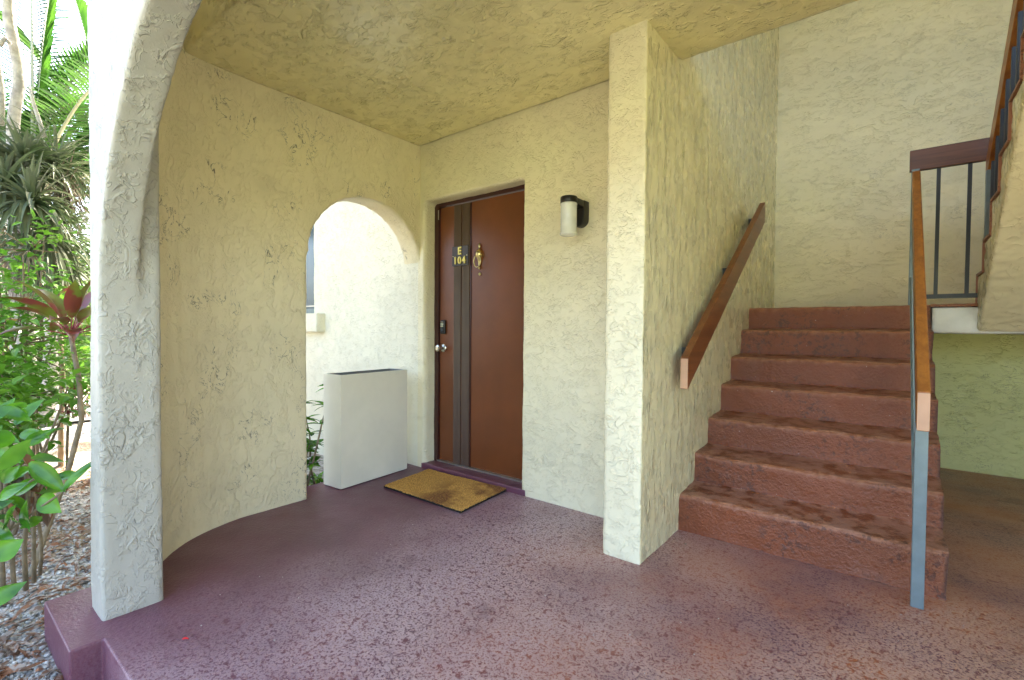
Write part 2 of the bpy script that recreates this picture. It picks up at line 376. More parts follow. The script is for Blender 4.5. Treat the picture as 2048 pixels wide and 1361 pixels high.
# ---- front arch on its pillar
m = MB(); ra = 1.02
A1 = [(.645 + ra - ra * math.cos(a), 1.1 + ra * math.sin(a)) for a in [math.pi / 2 * k / 24 for k in range(25)]]
A2 = [(11.465 - 5.0 - x, z) for x, z in reversed(A1)]
m.prism([(.465, -.02), (.645, -.02)] + A1 + A2 + [(5.82, -.02), (6.0, -.02), (6.0, 3.05), (.53, 3.05), (.53, 1.8)], 'y', -2.08, -1.96)
m.prism([(.47, -.02), (.645, -.02), (.645, 2.95), (.52, 2.95)], 'y', -1.97, -1.887)
m.box(5.82, 6.0, -1.97, -1.887, -.02, 2.95)
fa = plaster(m, 'front_arch', 'pillar', None, .0125, .003, 2)
tag(fa, 'big white stucco arch rising from the thick pillar at the left front of the porch', 'arch')

# ---- door wall (continues outside past the small arch)
m = MB(); XO0, XO1 = .05, 1.018
m.box(-3.0, -2.5, 0, .25, -.3, 2.62); m.box(-2.5, -1.583, 0, .25, -.3, 1.20); m.box(-2.5, -1.583, 0, .25, 2.25, 2.62)
m.box(-1.583, XO0, 0, .25, -.3, 2.62); m.box(XO0 - .02, XO1 + .02, 0, .25, 2.08, 2.62); m.box(XO1, C1 + .03, 0, .25, -.05, 2.62)
dw = plaster(m, 'entry_wall', 'doorwall', None, .017, .004, 1)
dw.data.materials.append(M['outside'])
for p in dw.data.polygons:
    if p.center.x < -.03: p.material_index = 1
tag(dw, 'cream stucco wall around the brown front door, running on outside behind the arch', 'wall')
# ---- stair side wall; its front end reads as a square column
m = MB(); m.box(C1, C2, YC, YB + .1, -.02, ROOF)
sw = plaster(m, 'stair_wall', 'stairwall', None, .0165, .003, 1)
sw.data.materials.append(M['doorwall'])
for p in sw.data.polygons:
    if p.normal.y < -.6 and p.center.y < YC + .05: p.material_index = 1
tag(sw, 'yellowish stucco wall beside the stairs, carrying the brown wall handrail, its end like a square column', 'wall')
# ---- back wall of the stairwell
m = MB(); m.box(C1 + .05, XR + .2, YB, YB + .2, -.02, ROOF)
bw = plaster(m, 'rear_wall', 'backwall', None, .024, .004, 1)
bw.data.materials.append(M['lowwall_bounce'])
for p in bw.data.polygons:
    if p.center.z < 1.15 and p.center.x > 3.0: p.material_index = 1
tag(bw, 'tall cream stucco wall at the back of the stairwell behind the landing', 'wall')
m = MB(); m.box(XR, XR + .2, YC, YB, -.02, ROOF); m.box(XR + .2, 6.4, 0, .25, -.05, 2.62)
rw = plaster(m, 'side_wall', 'doorwall', None, .03, .004, 1)
tag(rw, 'stucco wall on the far side of the upper stair flight', 'wall')

# ---- ceiling slab, upper storey
m = MB(); m.box(-.01, 6.45, -1.61, -.003, H, 2.73); m.box(C2 + .002, XR - .002, -.02, .04, H + .004, 2.726)
ce = plaster(m, 'porch_ceiling', 'ceiling', None, .02, .003, 1); tag(ce, 'yellowish textured stucco ceiling slab over the porch', 'ceiling')
m = MB(); m.box(-.2, 6.6, -2.05, -1.45, 2.96, 3.10); m.box(.35, 6.6, -3.3, -1.95, 3.07, 3.22); m.box(-3.0, C1, .02, .25, 2.75, ROOF); m.box(XR + .2, 6.6, .02, .25, 2.75, ROOF)  # second box: unseen balcony slab added to cut skylight on the pillar front
o = plaster(m, 'upper_storey_and_shade', 'doorwall', None, .05, .002, 1); tag(o, 'stucco upper storey wall above the porch, with an unseen slab added to shade the pillar', 'wall')
m = MB(); m.box(-3.4, 7.0, -3.3, 9.0, ROOF, ROOF + .25); o = m.build('roof', 'white'); tag(o, 'flat pale roof slab over the stairwell, its unseen front eave lengthened to shade the pillar', 'roof')  # front eave extended out of view to keep skylight off the pillar

# ---------------------------------------------------------------- staircase
def rough_strip(name, prof, x0, x1, mat, parent, nx=70, amp=.006, closed_sides=True, wobble=True):
    """profile of (y,z) points extruded along x with lumpy hand-made surface"""
    pts = []
    for k in range(len(prof) - 1):
        (ya, za), (yb, zb) = prof[k], prof[k + 1]; n = max(1, int(math.hypot(yb - ya, zb - za) / .016))
        for j in range(n): pts.append((ya + (yb - ya) * j / n, za + (zb - za) * j / n))
    pts.append(prof[-1]); m = MB(); m.open = True; n = len(pts)
    for i in range(nx + 1):
        x = x0 + (x1 - x0) * i / nx; e = 1.
        for j, (y, z) in enumerate(pts):
            q = Vector((x, y, z)); d = Vector((noise.noise(q * 7 + Vector((9, 0, 0))), noise.noise(q * 7), noise.noise(q * 7 + Vector((0, 5, 0))))) * amp
            d += Vector((noise.noise(q * 30 + Vector((3, 0, 0))), noise.noise(q * 30), noise.noise(q * 30 + Vector((0, 7, 0))))) * amp * .5
            rr = max(0, (x - (x1 - .02)) / .02); ed = 0.
            if i == 0: d.x = 0
            m.v.append((x + d.x * (1 if i == nx else .3), y + d.y, max(z + d.z, -.01) if z <= .001 else z + d.z))
    for i in range(nx):
        for j in range(n - 1): a = i * n + j; m.f.append((a, a + n, a + n + 1, a + 1))
    if closed_sides:
        i0 = len(m.v); b = nx * n
        yb_ = pts[-1][0]
        m.v += [(x1, pts[-1][0], 0), (x1, pts[0][0], 0)]
        m.f.append(tuple([b + j for j in range(n)] + [i0] + ([i0 + 1] if pts[0][1] > .01 else [])))
    return m.build(name, mat, parent, smooth='auto')
st = thing('staircase', (C2, 0, 0), 'reddish brown painted concrete stairs of seven worn steps climbing to the landing', 'stairs')
for i in range(7):
    y0, z1 = NY[i], NZ[i]; y1 = NY[i + 1] if i < 6 else YB
    zb = z1 + (.014 if i < 6 else .006); r = .022
    prof = [(y0 - .004, 0 if i == 0 else NZ[i - 1] + .008)]
    prof += [(y0 - .002, prof[0][1] + .03), (y0, z1 - r)]
    prof += [(y0 + r - r * math.cos(a), z1 - r + r * math.sin(a)) for a in (.4, .8, 1.2, math.pi / 2)]
    prof += [(y1 - .03, zb - .004), (y1 - .008, zb), (y1 + .004, zb + .006)]
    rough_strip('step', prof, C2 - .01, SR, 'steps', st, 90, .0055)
# landing slab: red top, white fascia
m = MB(); m.box(SR + .002, XR - .003, 1.684, YB - .003, 1.092, 1.262); o = plaster(m, 'landing_slab', 'white', st, .014, .004, 1, .002); tag(o, 'flaking white landing edge')
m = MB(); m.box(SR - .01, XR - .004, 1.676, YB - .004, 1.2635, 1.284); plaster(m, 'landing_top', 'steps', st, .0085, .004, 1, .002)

# upper flight, climbing back towards the camera
fl = thing('upper_flight', (3.33, 1.7, 1.28), 'upper stair flight seen from below with a yellowish stepped side and pale sloping underside', 'stairs')
m = MB(); pts = []
y, z = 1.715, 1.278; t_, h_ = .2455, .1835
saw = []
for i in range(8): saw += [(y - t_ * i, z + h_ * i), (y - t_ * i + .012, z + h_ * (i + 1))]
last = (y - t_ * 8, z + h_ * 8 - .004)
und = [(last[0], 2.52), (.10, 2.41), (1.70, 1.093)]
m.prism([und[2]] + saw + [last] + und[:2], 'x', 3.335, XR - .004)
o = plaster(m, 'flight_slab', 'flight', fl, .0135, .004, 1, .0025)
o.data.materials.append(M['stairwall'])
for p in o.data.polygons:
    if p.normal.x < -.6: p.material_index = 1
# painted drips of the red tread paint on the stepped edge
m = MB()
for i in range(8): m.box(3.328, XR - .01, 1.715 - t_ * (i + 1) + .014, 1.715 - t_ * i + .022, z + h_ * (i + 1) - .004, z + h_ * (i + 1) + .009)
for i in range(8): m.box(3.328, XR - .012, 1.715 - t_ * i + .010, 1.715 - t_ * i + .024, z + h_ * i + .006, z + h_ * (i + 1) - .005)
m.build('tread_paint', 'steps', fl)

# ---------------------------------------------------------------- rails
def slope_board(m, x0, x1, ya, za, yb, zb, hh):
    m.prism([(ya, za), (yb, zb), (yb, zb + hh), (ya, za + hh)], 'x', x0, x1)
wr = thing('wall_handrail', (C2, -.04, .8), 'brown wooden board handrail fixed to the stucco stair wall', 'handrail')
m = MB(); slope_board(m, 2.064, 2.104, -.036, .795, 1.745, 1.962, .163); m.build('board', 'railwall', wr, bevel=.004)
m = MB(); m.box(2.066, 2.102, -.0385, -.0355, .80, .953); tag(m.build('end_cap', 'endgrain', wr), 'pale sawn end')
for yy in (.12, .9, 1.6):
    z_ = .795 + (yy + .036) * .655 + .05
    m = MB(); m.box(C2 - .004, 2.066, yy, yy + .05, z_, z_ + .06); m.build('bracket', 'steeldark', wr)

def railz(yy): return .71 + (yy + .03) * (2.02 - .71) / 1.74
XN0, XN1 = 2.996, 3.038
sr_ = thing('stair_railing', (3.02, -.03, 0), 'grey steel stair railing with orange brown top board, standing before the first step', 'railing')
m = MB(); m.box(XN0, XN1, -.032, .010, 0, .74); m.build('newel_post', 'steel', sr_, bevel=.003)
m = MB(); m.box(XN0, XN1, 1.695, 1.737, 1.28, 2.19); m.build('newel_post', 'steel', sr_, bevel=.003)
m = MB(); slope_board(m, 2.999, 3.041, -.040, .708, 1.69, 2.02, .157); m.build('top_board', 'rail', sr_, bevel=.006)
m = MB(); m.box(3.001, 3.039, -.0425, -.0395, .713, .860); tag(m.build('end_cap', 'endgrain', sr_), 'pale pinkish sawn end of the board')
m = MB(); slope_board(m, XN0 + .004, XN1 - .008, .010, .20, 1.695, 1.44, .03); m.build('bottom_rail', 'steel', sr_)
m = MB(); slope_board(m, XN0 + .002, XN1 - .002, .010, .715, 1.695, 2.0, .018); m.build('top_channel', 'steel', sr_)
for k in range(12):
    yy = .14 + k * .13; zb_ = .20 + (yy - .01) * .736 + .02; zt = .715 + (yy - .01) * .7626 + .004
    m = MB(); m.box(XN0 + .012, XN1 - .016, yy - .007, yy + .007, zb_, zt); m.build('baluster', 'steel', sr_)

lr = thing('landing_railing', (3.02, 1.726, 1.28), 'short dark steel railing with brown board on the edge of the landing', 'railing')
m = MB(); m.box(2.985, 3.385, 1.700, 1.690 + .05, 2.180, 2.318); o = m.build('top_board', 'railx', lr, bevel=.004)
o.location.y -= .0; 
m = MB(); m.box(XN1 + .002, 3.345, 1.712, 1.735, 1.322, 1.350); m.build('bottom_rail', 'steeldark', lr)
for xx in (3.135, 3.285):
    m = MB(); m.box(xx - .010, xx + .010, 1.714, 1.732, 1.35, 2.18); m.build('baluster', 'steeldark', lr)

ur = thing('flight_railing', (3.36, 1.7, 1.28), 'brown wooden board rail and dark steel bars climbing beside the upper flight', 'railing')
m = MB(); slope_board(m, 3.352, 3.394, 1.688, 2.02, -.2, 2.02 + 1.888 * .745, .15); m.build('top_board', 'rail', ur, bevel=.005)
m = MB(); slope_board(m, 3.360, 3.384, 1.62, 1.60, -.2, 1.60 + 1.82 * .745, .03); m.build('bottom_rail', 'steeldark', ur)
for k in range(12):
    yy = 1.55 - k * .14; m = MB(); zb_ = 1.60 + (1.62 - yy) * .745 + .02; zt = 2.02 + (1.688 - yy) * .745 + .005
    m.box(3.362, 3.382, yy - .009, yy + .009, zb_, zt); m.build('baluster', 'steeldark', ur)
for yy in (1.60, .12):
    m = MB(); zt = 2.02 + (1.688 - yy) * .745 + .003
    m.box(3.346, 3.388, yy - .02, yy + .02, 1.30 + max(0, (1.7 - yy)) * .745, zt); m.build('newel_post', 'steel', ur)

# ---------------------------------------------------------------- front door
fd = thing('front_door', (.5, .13, 0), 'dark reddish brown front door with a fluted strip, brass knocker and number plate', 'door')
DY = .118
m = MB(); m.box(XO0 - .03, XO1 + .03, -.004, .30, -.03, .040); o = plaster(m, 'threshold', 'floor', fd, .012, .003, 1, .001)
m = MB(); m.box(XO0 - .02, .092, DY - .012, DY + .06, .036, 2.10); m.box(.092, XO1 + .02, DY - .012, DY + .06, 2.052, 2.10); m.box(.985, XO1 + .02, DY - .012, DY + .06, .036, 2.052)
m.build('door_frame', 'doorframe', fd, bevel=.003)
m = MB(); m.box(.085, .99, DY - .014, DY + .03, .041, .052); m.build('sill_strip', 'alu', fd)
m = MB(); m.box(.097, .983, DY + .006, DY + .05, .054, 2.047); leaf = m.build('door_leaf', 'door', fd, bevel=.002)
m = MB(); m.box(.425, .436, DY + .001, DY + .008, .054, 2.045); m.build('groove', 'doorframe', leaf)
for i, (a, b) in enumerate(((.258, .335), (.347, .424))):
    m = MB(); n = 6; wv = (b - a) / n; P = [(a, DY + .0075)]
    for k in range(n):
        xa = a + k * wv
        P += [(xa + .001, DY - .005), (xa + wv * .35, DY - .009), (xa + wv * .72, DY - .005), (xa + wv * .78, DY + .004), (xa + wv * .97, DY + .004)]
    P += [(b, DY + .0075)]; m.prism(P, 'z', .056, 2.043); m.build('fluted_strip', 'strip', leaf)
# number plate
m = MB(); m.box(.250, .420, DY - .016, DY - .0095, 1.575, 1.725); npl = m.build('number_plate', 'plate', leaf, bevel=.002)
for sx, sz in ((.262, 1.65), (.408, 1.65)):
    m = MB(); m.lathe([(.004, 0), (.003, -.003)], (sx, DY - .016, sz), 'y', 10); m.build('screw', 'brass', npl)
def text(body, x, z, size, name, parent, mat):
    cu = bpy.data.curves.new(name, 'FONT'); cu.body = body; cu.size = size; cu.extrude = .0035; cu.offset = .0022; cu.align_x = 'CENTER'; cu.space_character = 1.0
    to = bpy.data.objects.new('tmp', cu); COL.objects.link(to); dg = bpy.context.evaluated_depsgraph_get()
    me = bpy.data.meshes.new_from_object(to.evaluated_get(dg)); bpy.data.objects.remove(to)
    me.transform(Matrix.Translation(Vector((x, DY - .0205, z)) - parent_loc(parent)) @ Matrix.Rotation(math.pi / 2, 4, 'X'))
    o = bpy.data.objects.new(name, me); COL.objects.link(o); me.materials.clear(); me.materials.append(M[mat]); o.parent = parent; return o
text('E', .335, 1.662, .078, 'letter', npl, 'letters')
for i, ch in enumerate('104'): text(ch, .290 + i * .045, 1.592, .074, 'numeral', npl, 'letters')
# knocker
kx, kz = .522, 1.62
kn = thing('tmp', (0, 0, 0), None, None); bpy.data.objects.remove(kn)
m = MB(); m.lathe([(.003, .11), (.006, .10), (.009, .085), (.005, .075), (.012, .06), (.024, .05), (.028, .03), (.024, .01), (.014, -.01), (.008, -.03), (.006, -.07), (.009, -.075), (.003, -.085)], (kx, DY - .004, kz), 'z', 16)
kk = m.build('door_knocker', 'brass', leaf, smooth=True)
m = MB(); pts = [(kx + .034 * math.sin(a), DY - .026, kz + .02 - .045 + .045 * math.cos(a)) for a in [R(30) + R(300) * k / 22 for k in range(23)]]
m.tube(pts, .0045, 8); m.build('knocker_ring', 'brass', kk, smooth=True)
m = MB(); m.lathe([(.010, .006), (.012, -.002), (.008, -.008), (.006, -.004)], (kx, DY + .002, kz - .118), 'y', 16); m.build('peephole', 'brass', leaf, smooth=True)
# lock keypad and knob
m = MB(); m.box(.117, .168, DY - .016, DY + .006, 1.055, 1.165); kp = m.build('lock_keypad', 'black', leaf, bevel=.008, seg=3)
m = MB(); m.box(.127, .158, DY - .019, DY - .0155, 1.128, 1.138); m.box(.127, .158, DY - .019, DY - .0155, 1.112, 1.122); m.box(.138, .148, DY - .019, DY - .0155, 1.144, 1.151); m.build('key_button', 'nickel', kp)
m = MB(); m.lathe([(.016, 0), (.016, -.006), (.012, -.010)], (.1425, DY - .016, 1.086), 'y', 20); m.build('key_cylinder', 'steeldark', kp, smooth='auto')
m = MB(); m.lathe([(.033, .006), (.033, -.004), (.027, -.010), (.013, -.013), (.012, -.030), (.018, -.036), (.026, -.043), (.028, -.056), (.025, -.068), (.013, -.073), (.012, -.0715), (.002, -.0715)], (.142, DY, .945), 'y', 28)
m.build('door_knob', 'nickel', leaf, smooth='auto')
m = MB(); m.box(.088, .097, DY - .0135, DY - .0115, 1.955, 2.03); m.build('sensor', 'alu', fd)

# ---------------------------------------------------------------- wall lamp
LX = 1.452; LP = .150
wl = thing('wall_lamp', (LX, 0, 1.77), 'black wall lamp with a frosted glass cylinder between door and column', 'lamp')
m = MB()
U = [(LX + .047, 1.852), (LX + .047, 1.75)] + [(LX + .047 * math.cos(t_a), 1.75 - .047 * math.sin(t_a)) for t_a in [math.pi * k / 14 for k in range(1, 14)]] + [(LX - .047, 1.75), (LX - .047, 1.852)]
m.prism(U, 'y', -.060, .003); m.box(LX - .0455, LX + .0455, -LP, -.058, 1.812, 1.8505)
br = m.build('bracket', 'black', wl, bevel=.004, seg=3)
for p in br.data.polygons: p.use_smooth = True
br.data.set_sharp_from_angle(angle=R(30))
m = MB(); m.lathe([(.046, .0), (.049, -.004), (.049, -.034), (.044, -.040)], (LX, -LP, 1.856), 'z', 32); m.build('cap', 'black', wl, smooth='auto')
m = MB(); m.lathe([(.046, .0), (.049, -.004), (.049, -.010), (.0465, -.014), (.0465, -.165), (.050, -.170), (.050, -.178), (.042, -.184), (.005, -.186)], (LX, -LP, 1.820), 'z', 36); m.build('glass_shade', 'frost', wl, smooth='auto')

# ---------------------------------------------------------------- planter
pl = thing('planter', (-.08, -.41, 0), 'tall empty white rectangular planter standing in the small arch', 'planter')
a_ = R(4); PM = Matrix.Translation((-.100, -.412, 0)) @ Matrix.Rotation(a_, 4, 'Z')
hx, hy, hz, tw = .096, .300, .778, .014
m = MB()
P = lambda x, y, z: tuple(PM @ Vector((x, y, z)))
def ring(x, y, z): return [P(-x, -y, z), P(x, -y, z), P(x, y, z), P(-x, y, z)]
rings = [ring(hx - .003, hy - .003, .004), ring(hx, hy, .008), ring(hx, hy, hz - .002), ring(hx - .002, hy - .002, hz), ring(hx - tw, hy - tw, hz), ring(hx - tw, hy - tw, .45)]
for rg in rings: m.v += rg
for k in range(len(rings) - 1):
    for j in range(4): a = 4 * k; m.f.append((a + j, a + (j + 1) % 4, a + 4 + (j + 1) % 4, a + 4 + j))
m.f.append((3, 2, 1, 0)); e = 4 * (len(rings) - 1); m.f.append((e, e + 1, e + 2, e + 3)); sh = m.build('shell', 'planter', pl)
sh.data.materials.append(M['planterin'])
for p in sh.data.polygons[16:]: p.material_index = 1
m = MB(); m.box(-hx + .01, hx - .01, -hy + .01, hy - .01, .0, .006, PM); m.build('foot', 'rubber', pl)

# ---------------------------------------------------------------- doormat
dm = thing('doormat', (.54, -.25, 0), 'worn tan coir doormat with dark brown stains in front of the door', 'doormat')
cor = [Vector(c) for c in ((.197, -.487), (.93, -.485), (.889, .0), (.143, -.034))]
def bil(u, v): a = cor[0].lerp(cor[1], u); b = cor[3].lerp(cor[2], u); return a.lerp(b, v)
m = MB(); nu, nv = 150, 100
for j in range(nv + 1):
    for i in range(nu + 1):
        u, v = i / nu, j / nv; p = bil(u, v); e = min(u, 1 - u) * .75; e2 = min(v, 1 - v) * .48; ee = min(e, e2)
        zz = .020 + rnd.uniform(-.002, .002) + .003 * noise.noise(Vector((p.x * 4, p.y * 4, 0)))
        if ee < .004: zz = .013; p = p + Vector((rnd.uniform(-.003, .003), rnd.uniform(-.003, .003)))
        m.v.append((p.x, p.y, zz))
for j in range(nv):
    for i in range(nu): a = j * (nu + 1) + i; m.f.append((a, a + 1, a + nu + 2, a + nu + 1))
m.open = True; m.build('coir_pile', 'coir', dm)
m = MB(); m.prism([tuple(c) for c in cor], 'z', .002, .0145); m.build('rubber_backing', 'rubber', dm)

# ---------------------------------------------------------------- window outside, beyond the arch
wi = thing('window', (-2.0, .05, 1.2), 'dark window with a thick white sill, glimpsed through the small arch', 'window')
m = MB()
for a in ((-2.5, -2.46, 1.24, 2.25), (-1.625, -1.583, 1.24, 2.25), (-2.46, -1.625, 1.24, 1.29), (-2.46, -1.625, 2.20, 2.25)): m.box(a[0], a[1], .05, .09, a[2], a[3])
m.build('frame', 'steel', wi, bevel=.003)
m = MB(); m.box(-2.46, -1.625, .065, .072, 1.29, 2.20); m.build('pane', 'pane', wi)
m = MB(); m.box(-2.46, -1.625, .058, .082, 1.31, 1.322); m.build('track', 'alu', wi)
m = MB(); m.box(-2.6, -1.380, -.085, .2, 1.052, 1.236); plaster(m, 'sill', 'outside', wi, .014, .003, 1)
m = MB(); m.box(-2.5, -1.583, .2, .24, 1.2, 2.25); m.build('blind', 'steeldark', wi)

# small debris on the floor
def scrap(name, px, py, mat, L, W, label, cat, ang, s=None):
    u = ray_pt(px, py, 1.0) - CAM; p = CAM + u * (-CAM.z / u.z); p.z = .004
    m = MB(); m.open = True; m.leaf((0, 0, .004), (math.cos(ang), math.sin(ang), .15), L, W, .5, .5, 5)
    o = m.build(name, mat); o.location = p; tag(o, label, cat)
scrap('petal', 364, 1284, 'petal', .022, .012, 'tiny bright red petal on the purplish floor near the pillar', 'petal', 1.)
scrap('dry_leaf', 1372, 1094, 'leaf_dry', .035, .013, 'small curled tan leaf on the floor before the stairs', 'leaf', 2.2)

g = random.Random(77); m = MB()
for k in range(170):
    x, y_ = g.uniform(.75, 4.2), g.uniform(-1.9, .0)
    r = g.uniform(.0012, .0035); m.box(x, x + r * g.uniform(.8, 2), y_, y_ + r, .0003, .0015 + r * .2)
tag(m.build('floor_debris', 'pebble'), 'tiny pale crumbs scattered on the painted floor', 'crumbs', kind='stuff')
# ================================================================ garden
def stick(m, a, b, r0, r1, bend=.06, n=6, seed=0):
    a, b = Vector(a), Vector(b); L = (b - a).length; P = []; rr = []
    for k in range(n + 1):
        t = k / n; q = a.lerp(b, t) + Vector((noise.noise(Vector((seed, t * 2, 0))), noise.noise(Vector((seed, t * 2, 5))), 0)) * bend * L * math.sin(math.pi * t)
        P.append(q); rr.append(r0 + (r1 - r0) * t)
    m.tube(P, rr, 7); return P
def ground_at(px, s): p = ray_pt(px, 700, s); p.z = GZ; return p

def palm(name, base, crown, label, nf=11, L=3.2, seed=1, aim=None):
    g = random.Random(seed); t = thing(name, base, label, 'palm tree', 'palms in the garden')
    m = MB(); P = []; rr = []
    for k in range(14): f = k / 13; P.append(Vector(base).lerp(Vector(crown), f) + Vector((.10 * math.sin(f * 5), .08 * math.sin(f * 4), 0))); rr.append(.10 - .03 * f + .006 * (k % 2))
    m.tube(P, rr, 10); m.build('trunk', 'barkpale', t, smooth=True)
    dirs = aim or [(g.uniform(0, 6.28), g.uniform(.5, 1.3)) for _ in range(nf)]
    for az, el in dirs:
        mr = MB(); ml = MB(); ml.open = True
        d = Vector((math.cos(az) * math.cos(el), math.sin(az) * math.cos(el), math.sin(el))); q = P[-1].copy(); pts = [q.copy()]; ds = [d.copy()]; n = 36
        for k in range(n): d = (d + Vector((0, 0, -.035 - .02 * k / n))).normalized(); q = q + d * L / n; pts.append(q.copy()); ds.append(d.copy())
        mr.tube(pts, [.022 * (1 - .85 * k / n) + .002 for k in range(n + 1)], 6); fr = mr.build('frond', 'rachis', t, smooth=True)
        side = Vector((-math.sin(az), math.cos(az), 0))
        for k in range(5, n + 1):
            for half in (0, .5):
                p = pts[k]
                if half and k < n: p = pts[k].lerp(pts[k + 1], .5)
                f = k / n; ll = .62 * math.sin(math.pi * min(1, .18 + .8 * f)) ** .7
                for sg in (-1, 1):
                    dd = (side * sg * (1. - .35 * f) + ds[k] * (.55 + .4 * f) + Vector((0, 0, .12 + g.uniform(-.08, .08)))).normalized()
                    ml.leaf(p, dd, ll * g.uniform(.9, 1.05), .034, .55, .5, 4, base=.5)
        ml.build('leaflets', 'leaf_palm', fr)
    return t
cr1 = ray_pt(84, 400, 8.0); palm('palm_tree', ground_at(80, 8.4), cr1, 'green palm standing tallest in the garden left of the pillar', aim=[(math.pi * .5, 1.53), (math.pi * .95, 1.50), (math.pi * .45, 1.05), (math.pi * .62, 1.15), (math.pi * 1.5, 1.0), (.2, .9), (math.pi, 1.0), (math.pi * 1.4, 1.3), (math.pi * .45, .8), (math.pi * 1.55, .6), (math.pi * .52, .45), (math.pi * .5, 1.2), (math.pi * 1.5, 1.25), (math.pi * .55, .95)], L=3.4, seed=3)
cr3 = ray_pt(40, 420, 9.6); palm('palm_tree', ground_at(40, 9.6), cr3, 'shorter dense palm behind the bromeliads at the left edge', aim=[(math.pi * .5 + q * .35, .95 + .3 * math.cos(q * 2.)) for q in range(-9, 10)], L=3.3, seed=8)
cr2 = ray_pt(230, 380, 11.5); palm('palm_tree', ground_at(215, 11.5), cr2, 'yellow green palm farther back, half hidden by the pillar', aim=[(math.pi * 1.5, 1.3), (math.pi * 1.45, .9), (math.pi * 1.6, 1.5), (.5, .9), (math.pi, .9), (math.pi * 1.5, .5)], L=3.6, seed=5)

# pale crooked tree
tr = thing('bare_tree', ground_at(30, 6.6), 'crooked pale barked tree carrying bromeliads, at the far left', 'tree')
m = MB()
path = [(50, 700), (45, 560), (38, 420), (26, 250), (30, 215), (38, 175), (36, 130), (28, 90), (18, 40), (14, -40), (30, -160)]
P = [ground_at(40, 6.2)] + [ray_pt(x, y, 6.2) for x, y in path]
m.tube(P, [.10, .10, .09, .08, .045, .043, .043, .042, .042, .042, .04, .03], 9); m.build('trunk', 'barkpale', tr, smooth=True)
for pts, r in (([(0, 250), (2, 180), (-6, 120), (-14, 40)], .03), ([(88, 275), (78, 240), (66, 205), (58, 172)], .018), ([(0, 90), (10, 76), (20, 88)], .02)):
    m = MB(); m.tube([ray_pt(x, y, 6.1) for x, y in pts], [r, r * .9, r * .8, r * .5][:len(pts)], 7); m.build('limb', 'barkpale', tr, smooth=True)

def rosette(name, c, L, n, label, mat='leaf_brom', seed=0, W=.035, group='bromeliads on the pale tree', lean=(0, 0, 0), cat='bromeliad', lo=-.5, droop=1.3, n2=0):
    g = random.Random(seed); n = int(n * (1.9 if n2 else 1.6)); W = W * (.75 if n2 else .6); droop *= 1.5; m = MB(); m.open = True
    for k in range(n):
        az = g.uniform(0, 6.28); el = lo + (1.45 - lo) * (k / n) ** 1.0 + g.uniform(-.12, .12)
        d = Vector((math.cos(az) * math.cos(el), math.sin(az) * math.cos(el), math.sin(el))) + Vector(lean)
        m.leaf(Vector(c) + d * .02, d, L * g.uniform(.7, 1.1), W * g.uniform(.7, 1.1), droop * g.uniform(.3, 1.5), .5, 10, base=1.8, roll=g.uniform(-.3, .3))
    o = m.build(name, mat); setorigin(o, c); return tag(o, label, cat, group)
rosette('bromeliad', ray_pt(62, 410, 5.4), .42, 60, 'grey green bromeliad rosette facing out from the middle of the clump', seed=1, W=.026, n2=1)
rosette('bromeliad', ray_pt(48, 335, 5.8), .44, 60, 'largest bromeliad rosette with upright leaves on top of the clump', seed=2, W=.030, lo=.0, droop=.9, n2=1)
rosette('bromeliad', ray_pt(112, 340, 6.0), .60, 70, 'thin leaved grey bromeliad at the right of the clump, beside the pillar', seed=3, W=.022)
rosette('bromeliad', ray_pt(95, 475, 5.7), .60, 70, 'drooping lower bromeliad rosette under the middle one', seed=4, W=.024, lo=-.9)
rosette('bromeliad', ray_pt(10, 380, 5.6), .5, 45, 'bromeliad rosette at the far left edge of the clump', seed=5, W=.024, n2=1)
rosette('bromeliad', ray_pt(128, 540, 6.0), .55, 60, 'lowest drooping narrow leaved bromeliad above the red leaved plant', seed=6, W=.02, lo=-.9)
rosette('moss_clump', ray_pt(130, 390, 6.1), .5, 130, 'tangle of dry grey air plant stems hanging beside the pillar', 'leaf_grey', 7, .008, None, cat='air plant', lo=-1.2)
rosette('moss_clump', ray_pt(60, 500, 6.2), .6, 150, 'dark dry tangle hanging under the bromeliads', 'leaf_grey', 8, .012, None, cat='air plant', lo=-1.3)

def shrub(name, c, rx, ry, rz, n, L, W, mat, label, cat='shrub', seed=0, group=None, stems=6, gz=GZ, clump=26, stemmat='bark', stemr=.012):
    g = random.Random(seed); c = Vector(c); t = thing(name, (c.x, c.y, gz), label, cat, group)
    m = MB(); m.open = True; cl = []
    for _ in range(clump):
        while True:
            q = Vector((g.uniform(-1, 1), g.uniform(-1, 1), g.uniform(-1, 1)))
            if .25 < q.length < 1: break
        cl.append(Vector((q.x * rx, q.y * ry, q.z * rz)) + c)
    for k in range(n):
        b = cl[g.randrange(clump)]; rr = .30 * min(rx, ry, rz) + .04
        p = b + Vector((g.gauss(0, 1), g.gauss(0, 1), g.gauss(0, 1))) * rr * .75
        d = Vector((g.uniform(-1, 1), g.uniform(-1, 1), g.uniform(-.25, .75)))
        m.leaf(p, d, L * g.uniform(.6, 1.15), W * g.uniform(.7, 1.15), g.uniform(.2, .9), .25, 3, roll=g.uniform(-.6, .6))
    m.build('foliage', mat, t)
    ms = MB()
    for k in range(stems):
        b = cl[g.randrange(clump)]; stick(ms, (c.x + g.uniform(-.3, .3) * rx, c.y + g.uniform(-.3, .3) * ry, gz - .02), b, stemr, stemr * .4, .1, 5, seed + k)
    for k in range(clump): stick(ms, c + (cl[k] - c) * .2, cl[k], stemr * .5, stemr * .25, .08, 3, seed + k)
    ms.build('stems', stemmat, t, smooth=True); return t
shrub('leafy_shrub', ray_pt(25, 690, 4.8), .42, .50, .46, 1500, .085, .040, 'leaf_bright', 'bright green small leaved shrub under the bromeliads', seed=11, clump=46)
